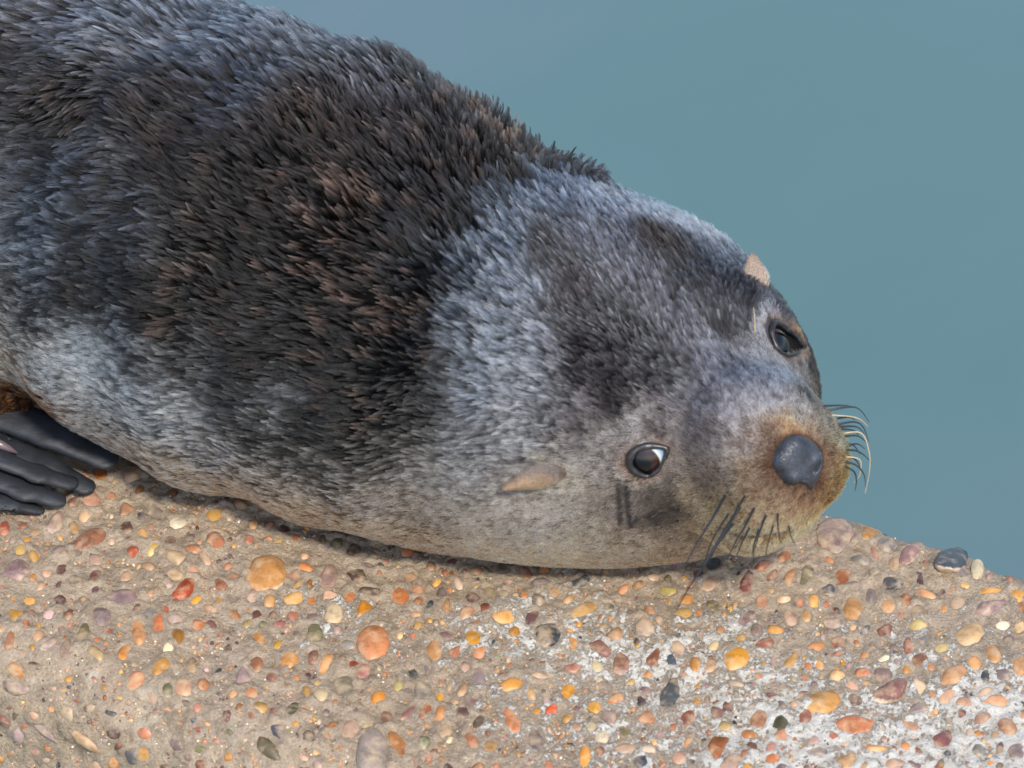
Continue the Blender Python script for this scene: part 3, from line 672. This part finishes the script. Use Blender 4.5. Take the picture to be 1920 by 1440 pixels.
# ---- ears
m_ear, N, L, bs = mat('ear_skin'); tc = node(N, 'ShaderNodeNewGeometry').outputs['Position']
r = ramp(N, [(.3, srgb(110, 92, 78)), (.7, srgb(142, 122, 104))]); L.new(noise(N, L, tc, 150, 4), r.inputs[0]); L.new(r.outputs[0], bs.inputs['Base Color']); bs.inputs['Roughness'].default_value = .7
bs.inputs['Subsurface Weight'].default_value = .15; bs.inputs['Subsurface Radius'].default_value = (.004, .002, .001); bs.inputs['Subsurface Scale'].default_value = .5
def ear_mesh(base, tip, wdir, hw, th, power, cup):
    ax = tip - base; Ln = np.linalg.norm(ax); ax = ax / Ln; wdir = nrm(wdir - ax * (wdir @ ax)); nn = np.cross(ax, wdir)
    V = []; n, sg = 22, 24
    for i in range(n):
        x = i / (n - 1); prof = max(1 - x ** power, 0) ** .6 * (.82 + .35 * math.sin(math.pi * min(x * 1.3, 1)))
        prof = max(prof, .02)
        for k in range(sg):
            t = 2 * math.pi * k / sg; a, b = math.cos(t), math.sin(t)
            V.append(base + ax * Ln * x + wdir * hw * prof * a + nn * (th * b * max(prof, .1) ** .5 + cup * (a * a - .4) * prof))
    Fq = [(i * sg + k, i * sg + (k + 1) % sg, (i + 1) * sg + (k + 1) % sg, (i + 1) * sg + k) for i in range(n - 1) for k in range(sg)]
    Fq += [tuple(range(sg - 1, -1, -1)), tuple((n - 1) * sg + k for k in range(sg))]
    return np.array(V), Fq, ax
b1 = surf(1056, 884); n1_ = grad(b1[None])[0]; t1_ = surf(938, 894); tn = grad(t1_[None])[0]
EV1, EF1, EAX1 = ear_mesh(b1 - n1_ * .003, t1_ + tn * .0110, nrm(E_V + E_T * .25), .0054, .0046, 2.4, .0014)
b2 = surf(1428, 540); n2e = grad(b2[None])[0]; d2 = np.linalg.norm(b2 - CAM)
EV2, EF2, EAX2 = ear_mesh(b2 - n2e * .004, at_dist(1410, 474, d2 + .004), nrm(E_U * .8 + E_V * .35), .0058, .0032, 3.6, -.0010)
for V, Fq in ((EV1, EF1), (EV2, EF2)):
    ear = child(new_mesh('ear', V, Fq, m_ear))

# ---- hind flipper: five leathery digits
m_flip, N, L, bs = mat('flipper_leather'); tc = node(N, 'ShaderNodeNewGeometry').outputs['Position']
r = ramp(N, [(.3, srgb(20, 22, 26)), (.7, srgb(42, 46, 54))]); L.new(noise(N, L, tc, 60, 5), r.inputs[0]); L.new(r.outputs[0], bs.inputs['Base Color'])
bs.inputs['Roughness'].default_value = .6
mp = node(N, 'ShaderNodeMapping'); mp.inputs['Scale'].default_value = (1, 3, 3); L.new(tc, mp.inputs['Vector'])
bump(N, L, noise(N, L, mp.outputs[0], 130, 5, .65), .35, .0012, bs)
DIG = [[(-90, 742, .034, 34), (100, 810, .027, 30), (196, 860, .020, 20)], [(-90, 800, .026, 24), (80, 868, .018, 19), (158, 912, .010, 15)],
       [(-60, 838, .034, 17), (70, 888, .024, 15), (130, 906, .017, 13)], [(-90, 865, .024, 24), (50, 920, .015, 18), (106, 938, .009, 14)],
       [(-110, 905, .014, 26), (20, 942, .008, 17), (72, 957, .003, 9)]]
DP = [[(at_z(x, y, z), rad(rr)) for x, y, z, rr in d] for d in DIG]
FZ = np.array([1, 1, 2.4]); DP = [[(q * FZ, rr * 1.38) for q, rr in dg] for dg in DP]
def flip_sdf(P0):
    d = None; P = P0 * FZ
    for dg in DP:
        c = smin(s_cap(P, dg[0][0], dg[1][0], dg[0][1], dg[1][1]), s_cap(P, dg[1][0], dg[2][0], dg[1][1], dg[2][1]), .004)
        d = c if d is None else smin(d, c, .0042)
    w1 = (vnoise(P0 + 3, 220) - .5) * .0006
    return smax(d * .7 + w1, -(P0[..., 2] - .0005), .002)
allp = np.array([q / FZ for dg in DP for q, _ in dg])
V, Fq = surface_nets(flip_sdf, allp.min(0) - .015, allp.max(0) + .015, .0014)
flip = child(new_mesh('flipper', V, Fq, m_flip)); bpy.context.view_layer.update()
m_claw, N, L, bs = mat('claw_horn'); bs.inputs['Base Color'].default_value = (*srgb(98, 84, 88), 1); bs.inputs['Roughness'].default_value = .3
cl = [at_z(-22, 822, .035), at_z(2, 834, .034), at_z(18, 842, .031), at_z(31, 849, .027)]
V, Fq = tube(cl, [.0024, .0024, .0018, .0006], 8); claw = new_mesh('claw', V, Fq, m_claw); claw.parent = flip; claw.matrix_parent_inverse = flip.matrix_world.inverted()

# ---- whiskers
m_wh, N, L, bs = mat('dark_whisker'); bs.inputs['Base Color'].default_value = (*srgb(40, 42, 46), 1); bs.inputs['Roughness'].default_value = .28
m_wp, N, L, bs = mat('pale_whisker'); bs.inputs['Base Color'].default_value = (*srgb(186, 160, 118), 1); bs.inputs['Roughness'].default_value = .35
def whisker(px, r0, d_end, m=None, r1=.00012):
    p0 = surf(*px[0]); r_ = np.linalg.norm(p0 - CAM); k = len(px); pts = [p0 - grad(p0[None])[0] * .001]
    for i in range(1, k): pts.append(at_dist(*px[i], r_ + d_end * (i / (k - 1)) ** 1.2 - .001 - (.004 if d_end < -.01 else 0)))
    t = np.linspace(0, k - 1, 20); P4 = np.array(pts); out = []
    for tt in t:
        i = min(int(tt), k - 2); f = tt - i; a0, a1, a2, a3 = P4[max(i - 1, 0)], P4[i], P4[i + 1], P4[min(i + 2, k - 1)]
        out.append(.5 * (2 * a1 + (a2 - a0) * f + (2 * a0 - 5 * a1 + 4 * a2 - a3) * f * f + (3 * a1 - a0 - 3 * a2 + a3) * f ** 3))
    V, Fq = tube(out, np.linspace(r0, r1, 20) ** 1.0, 6)
    return child(new_mesh('whisker', V, Fq, m or m_wh))
for px in ([(1562, 772), (1590, 763), (1612, 768), (1630, 792)], [(1575, 797), (1600, 791), (1618, 800), (1629, 828)], [(1577, 801), (1605, 800), (1622, 815)],
           [(1580, 818), (1607, 817), (1626, 831)], [(1583, 843), (1605, 845), (1622, 855), (1634, 869)], [(1582, 865), (1605, 872), (1620, 890), (1623, 912)],
           [(1582, 873), (1600, 883), (1606, 900), (1603, 921)], [(1556, 763), (1575, 760), (1592, 760)], [(1586, 830), (1600, 835), (1613, 852)], [(1586, 806), (1600, 807), (1611, 818)],
           [(1570, 786), (1590, 782), (1605, 788)], [(1586, 852), (1604, 862), (1614, 880)], [(1588, 838), (1606, 832), (1622, 842)]):
    whisker(px, .00068, .015)
for px in ([(1580, 812), (1615, 812), (1630, 850), (1630, 885), (1622, 925)], [(1586, 856), (1612, 862), (1612, 890), (1600, 905)], [(1574, 780), (1605, 783), (1628, 800)]):
    whisker(px, .00034, .01, m_wp)
for px, r0 in (([(1358, 932), (1338, 968), (1310, 1014), (1276, 1074)], .0011), ([(1388, 950), (1350, 1010), (1318, 1062), (1290, 1105), (1268, 1145)], .0012),
               ([(1372, 985), (1345, 1022), (1326, 1060)], .0010), ([(1416, 952), (1396, 988), (1378, 1018), (1364, 1048)], .0010), ([(1438, 966), (1424, 998), (1412, 1040)], .0009),
               ([(1460, 964), (1459, 990), (1464, 1018)], .0008), ([(1406, 990), (1390, 1020), (1380, 1046)], .0008), ([(1398, 930), (1380, 960), (1366, 985)], .0008), ([(1480, 985), (1484, 1008), (1492, 1022)], .0006),
               ([(1424, 992), (1412, 1028), (1414, 1050)], .0006), ([(1364, 966), (1336, 1012), (1322, 1052), (1312, 1082)], .0006), ([(1452, 985), (1440, 1018), (1436, 1040)], .0005)):
    whisker(px, r0 * .85, -.024, None, .00018)
whisker([(1417, 626), (1415, 600), (1413, 576)], .00035, -.006, m_wp)

# ------------------------------------------------------------------ fur: single hairs in tufts, grown from the skin
tri = np.concatenate([BF[:, [0, 1, 2]], BF[:, [0, 2, 3]]]); A_, B_, C_ = BV[tri[:, 0]], BV[tri[:, 1]], BV[tri[:, 2]]
area = .5 * np.linalg.norm(np.cross(B_ - A_, C_ - A_), axis=1); ctr = (A_ + B_ + C_) / 3
tn_ = nrm(np.cross(B_ - A_, C_ - A_)); face = (tn_ * nrm(CAM - ctr)).sum(1)
wv = np.clip((face + .45) / .4, .12, 1) * (ctr[:, 2] > .004) * np.where(ctr[:, 0] < -.42, .25, 1)
hd_w = 1 + 3.2 * np.clip((ctr @ W_D - (AX_P[7] @ W_D)) / .05, 0, 1)            # the head's coat is finer
prob = area * wv * hd_w; cdf = np.cumsum(prob); NCL = 68000
def sample(n):
    t = np.searchsorted(cdf, rng.random(n) * cdf[-1]); u, v = rng.random(n), rng.random(n); f = u + v > 1; u[f], v[f] = 1 - u[f], 1 - v[f]
    return A_[t] + (B_[t] - A_[t]) * u[:, None] + (C_[t] - A_[t]) * v[:, None]
TEAR = [[surf(1168, 905), surf(1169, 940), surf(1171, 978)], [surf(1179, 908), surf(1184, 945), surf(1189, 986), surf(1203, 966)]]
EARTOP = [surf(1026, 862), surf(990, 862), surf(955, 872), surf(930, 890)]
FOLD = [surf(1012, 852), surf(1040, 880), surf(1055, 905), surf(1068, 935)]
def batch_fn(f, P, *a):
    return [np.concatenate(z) for z in zip(*[f(P[i:i + 12000], *a) for i in range(0, len(P), 12000)])]
def gradb(P): return np.concatenate([grad(P[i:i + 30000], body_sdf) for i in range(0, len(P), 30000)])
cr = sample(NCL); cn = gradb(cr); cdir, clen, clift, ccol = batch_fn(coat, cr)
PER = 10
root = np.repeat(cr, PER, 0); K = len(root)
headish = np.clip((cr @ W_D - (AX_P[7] @ W_D)) / .05, 0, 1)
fine = np.clip((.0095 - clen) / .004, 0, 1)
spread = np.repeat(.0011 - .0005 * headish + .0006 * fine, PER)
cn_r = np.repeat(cn, PER, 0)
off = rng.normal(size=(K, 3)) * spread[:, None]; off -= cn_r * (off * cn_r).sum(1, keepdims=True)
root = root + off
dd = body_sdf(root); root = root - cn_r * np.clip(dd, -.002, .002)[:, None]
def strands(rt, n, d, ln, lf, nseg=5):
    d = nrm(d - n * (d * n).sum(1, keepdims=True))
    s = np.linspace(0, 1, nseg)[None, :, None]
    up = n[:, None] * (lf[:, None, None] * (s - .45 * s * s)); fw = d[:, None] * (s * .75 + .25 * s * s) * np.sqrt(np.maximum(1 - (lf * .6) ** 2, .15))[:, None, None]
    return rt[:, None] + (up + fw) * ln[:, None, None]
# tufts wander a little in lie and length
turb = np.stack([fbm(cr + 7, 60, 2), fbm(cr + 17, 60, 2), fbm(cr + 27, 60, 2)], -1) - .5
cd2 = cdir + turb * .9 + rng.normal(size=cdir.shape) * .16
dark = np.clip((.13 - ccol.mean(1)) / .10, 0, 1)
cl2 = clen * rng.uniform(.45, .85, NCL) * (1 + .25 * headish * (1 - fine)); lf2 = clift * rng.uniform(.8, 1.7, NCL) * (1 + .5 * dark)
Pc = np.repeat(strands(cr, cn, cd2, cl2, lf2), PER, 0)
Po = strands(root, cn_r, np.repeat(cd2, PER, 0) + rng.normal(size=(K, 3)) * .10, np.repeat(cl2, PER) * rng.uniform(.75, 1.08, K), np.repeat(lf2, PER) * rng.uniform(.8, 1.2, K))
clump = np.repeat(np.clip(.70 + .26 * dark - .08 * headish - .5 * fine, .12, .95), PER)[:, None, None] * (np.linspace(0, 1, 5)[None, :, None] ** 1.2)
PT = Po + (Pc + (root - np.repeat(cr, PER, 0))[:, None] * .0 - Po) * clump
# colour: tuft by tuft, with brown tufts scattered through the dark back
lum = ccol.mean(1)
tone = np.exp(rng.normal(-.30, .92, NCL) * (1 - .12 * headish) * (1 - .55 * fine)) * (0.62 + .7 * fbm(cr + 40, 55, 3))
grey = ccol.mean(1, keepdims=True); ccol = grey + (ccol - grey) * np.where(ccol[:, 2:] > ccol[:, :1], .55, 1.12); lm = np.clip((ccol.mean(1, keepdims=True) - .07) / .16, 0, 1); ccol = ccol ** 1.25 * (.28 + lm * (.48 + 1.75 * np.clip((ccol[:, :1] / ccol[:, 2:] - .7) / .35, 0, 1)))
bz = np.clip((fbm(cr + 60, 110, 3) - .56) * 9, 0, 1) * .75 * np.clip((.085 - lum) / .04, 0, 1) * (1 - headish)
ccol2 = ccol * tone[:, None]; ccol2 = ccol2 * (1 - bz[:, None]) + (srgb(98, 74, 62) * (.4 + .5 * rng.random((NCL, 1)))) * bz[:, None]
col = np.repeat(ccol2, PER, 0) * np.exp(rng.normal(0, .34, (K, 1)))
for pl in TEAR:
    d = seg_dist(root, pl); k = np.exp(-(d / .0014) ** 4)[:, None]; col = col * (1 - k) + srgb(12, 12, 13) * k
d = seg_dist(root, FOLD); k = np.exp(-(d / .0016) ** 2)[:, None] * .95; col = col * (1 - k) + srgb(226, 204, 166) * k
d = seg_dist(root, EARTOP); k = np.exp(-(d / .0016) ** 2)[:, None] * .85; col = col * (1 - k) + srgb(46, 40, 37) * k  # shadow line over the near ear, painted into the fur colour
d = seg_dist(root, MOUTH); k = np.exp(-(d / .0030) ** 2)[:, None] * .9; col = col * (1 - k) + srgb(44, 28, 20) * k
for e in EYES:                                                     # rusty ring round each eye
    lp = smooth_loop(e['ring'], 24); d = seg_dist(root, list(lp) + [lp[0]]); k = np.exp(-(d / .0034) ** 2)[:, None] * .85; col = col * (1 - k) + srgb(172, 116, 82) * k
npl = [NOSE_POLY[i] for i in range(len(NOSE_POLY))] + [NOSE_POLY[0]]
d = seg_dist(root, npl); k = np.exp(-(d / .0032) ** 2)[:, None] * .8; col = col * (1 - k) + srgb(104, 66, 44) * k
keep = ~in_poly(np.c_[(root - NOSE_C) @ NL, (root - NOSE_C) @ NU], NOSE_2 * .96) | (np.linalg.norm(root - NOSE_C, axis=1) > .03)
for e in EYES:
    q = np.c_[(root - e['ctr']) @ e['a'], (root - e['ctr']) @ e['b']]
    keep &= ~(in_poly(q, e['r2'] * (1.02 if e is EYES[0] else 1.22)) & (np.abs((root - e['ctr']) @ e['n']) < .02))
keep &= (seg_dist(root, MOUTH) > .0024) | (rng.random(K) < .2)
PT, col = PT[keep], col[keep]
# short hair on the ears
def ear_fur(V, Fq, ax, n, cols, ln):
    qf = np.array([f for f in Fq if len(f) == 4]); a, b, c = V[qf[:, 0]], V[qf[:, 1]], V[qf[:, 3]]
    ar = np.linalg.norm(np.cross(b - a, c - a), axis=1); t = rng.choice(len(qf), n, p=ar / ar.sum()); u, v = rng.random((2, n, 1))
    p = a[t] + (b[t] - a[t]) * u + (c[t] - a[t]) * v; nn = nrm(np.cross(b[t] - a[t], c[t] - a[t]))
    cen = V.mean(0); nn *= np.sign((nn * (p - cen)).sum(1, keepdims=True) + 1e-9)
    P_ = strands(p, nn, np.tile(ax, (n, 1)) + rng.normal(size=(n, 3)) * .15, ln * rng.uniform(.6, 1.2, n) * np.clip(1.05 - ((p - V[:24].mean(0)) @ ax) / np.ptp(V @ ax), .12, 1), np.full(n, .12))
    return P_, cols(p) * np.exp(rng.normal(0, .1, (n, 1)))
def ecol1(p):
    t = np.clip(((p - b1) @ EAX1) / .034, 0, 1)[:, None]; w_ = np.clip(-((p - b1) @ E_V) / .006 + .05, 0, 1)[:, None]
    c = srgb(98, 91, 87) * (1 - t) + srgb(124, 108, 96) * t; c = c * (1 - w_ * .8) + srgb(150, 110, 70) * w_ * .8
    k = np.clip((t - .9) / .08, 0, 1); return c * (1 - k) + srgb(40, 38, 40) * k
P1, c1 = ear_fur(EV1, EF1, EAX1, 7000, ecol1, .0048)
P2, c2 = ear_fur(EV2, EF2, EAX2, 5000, lambda p: np.tile(srgb(172, 148, 126), (len(p), 1)), .0045)
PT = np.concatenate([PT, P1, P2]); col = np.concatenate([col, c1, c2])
PT[..., 2] = np.maximum(PT[..., 2], .0008)
def hair_object(name, PT, col, m, r0, r1):
    n, k = PT.shape[:2]
    hc = bpy.data.hair_curves.new(name); hc.add_curves([k] * n)
    hc.attributes['position'].data.foreach_set('vector', PT.astype(np.float32).ravel())
    ra = hc.attributes.get('radius') or hc.attributes.new('radius', 'FLOAT', 'POINT')
    prof = r0 + (r1 - r0) * np.linspace(0, 1, k) ** 1.6
    ra.data.foreach_set('value', np.tile(prof, n).astype(np.float32))
    ca = hc.attributes.new('tint', 'FLOAT_COLOR', 'CURVE'); ca.data.foreach_set('color', np.c_[col, np.ones(n)].astype(np.float32).ravel())
    hc.materials.append(m); hc.update_tag()
    o = bpy.data.objects.new(name, hc); C.objects.link(o); return o
m_fur = bpy.data.materials.new('seal_fur'); m_fur.use_nodes = True; N, L = m_fur.node_tree.nodes, m_fur.node_tree.links
N.remove(N['Principled BSDF']); hb = N.new('ShaderNodeBsdfHairPrincipled'); hb.parametrization = 'COLOR'
L.new(hb.outputs[0], N['Material Output'].inputs[0])
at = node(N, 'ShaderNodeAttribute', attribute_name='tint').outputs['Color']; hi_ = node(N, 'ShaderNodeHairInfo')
rp = ramp(N, [(0, .03), (.4, .2), (.75, 1.1), (1, 2.9)]); L.new(hi_.outputs['Intercept'], rp.inputs[0])  # pale grizzled tips; roots darkened to paint the shade between tufts
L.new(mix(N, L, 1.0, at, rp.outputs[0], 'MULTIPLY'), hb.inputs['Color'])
hb.inputs['Roughness'].default_value = .38; hb.inputs['Radial Roughness'].default_value = .5; hb.inputs['IOR'].default_value = 1.42
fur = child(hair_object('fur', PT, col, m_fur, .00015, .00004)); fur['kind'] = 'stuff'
print('hairs', len(PT), 'body verts', len(BV))
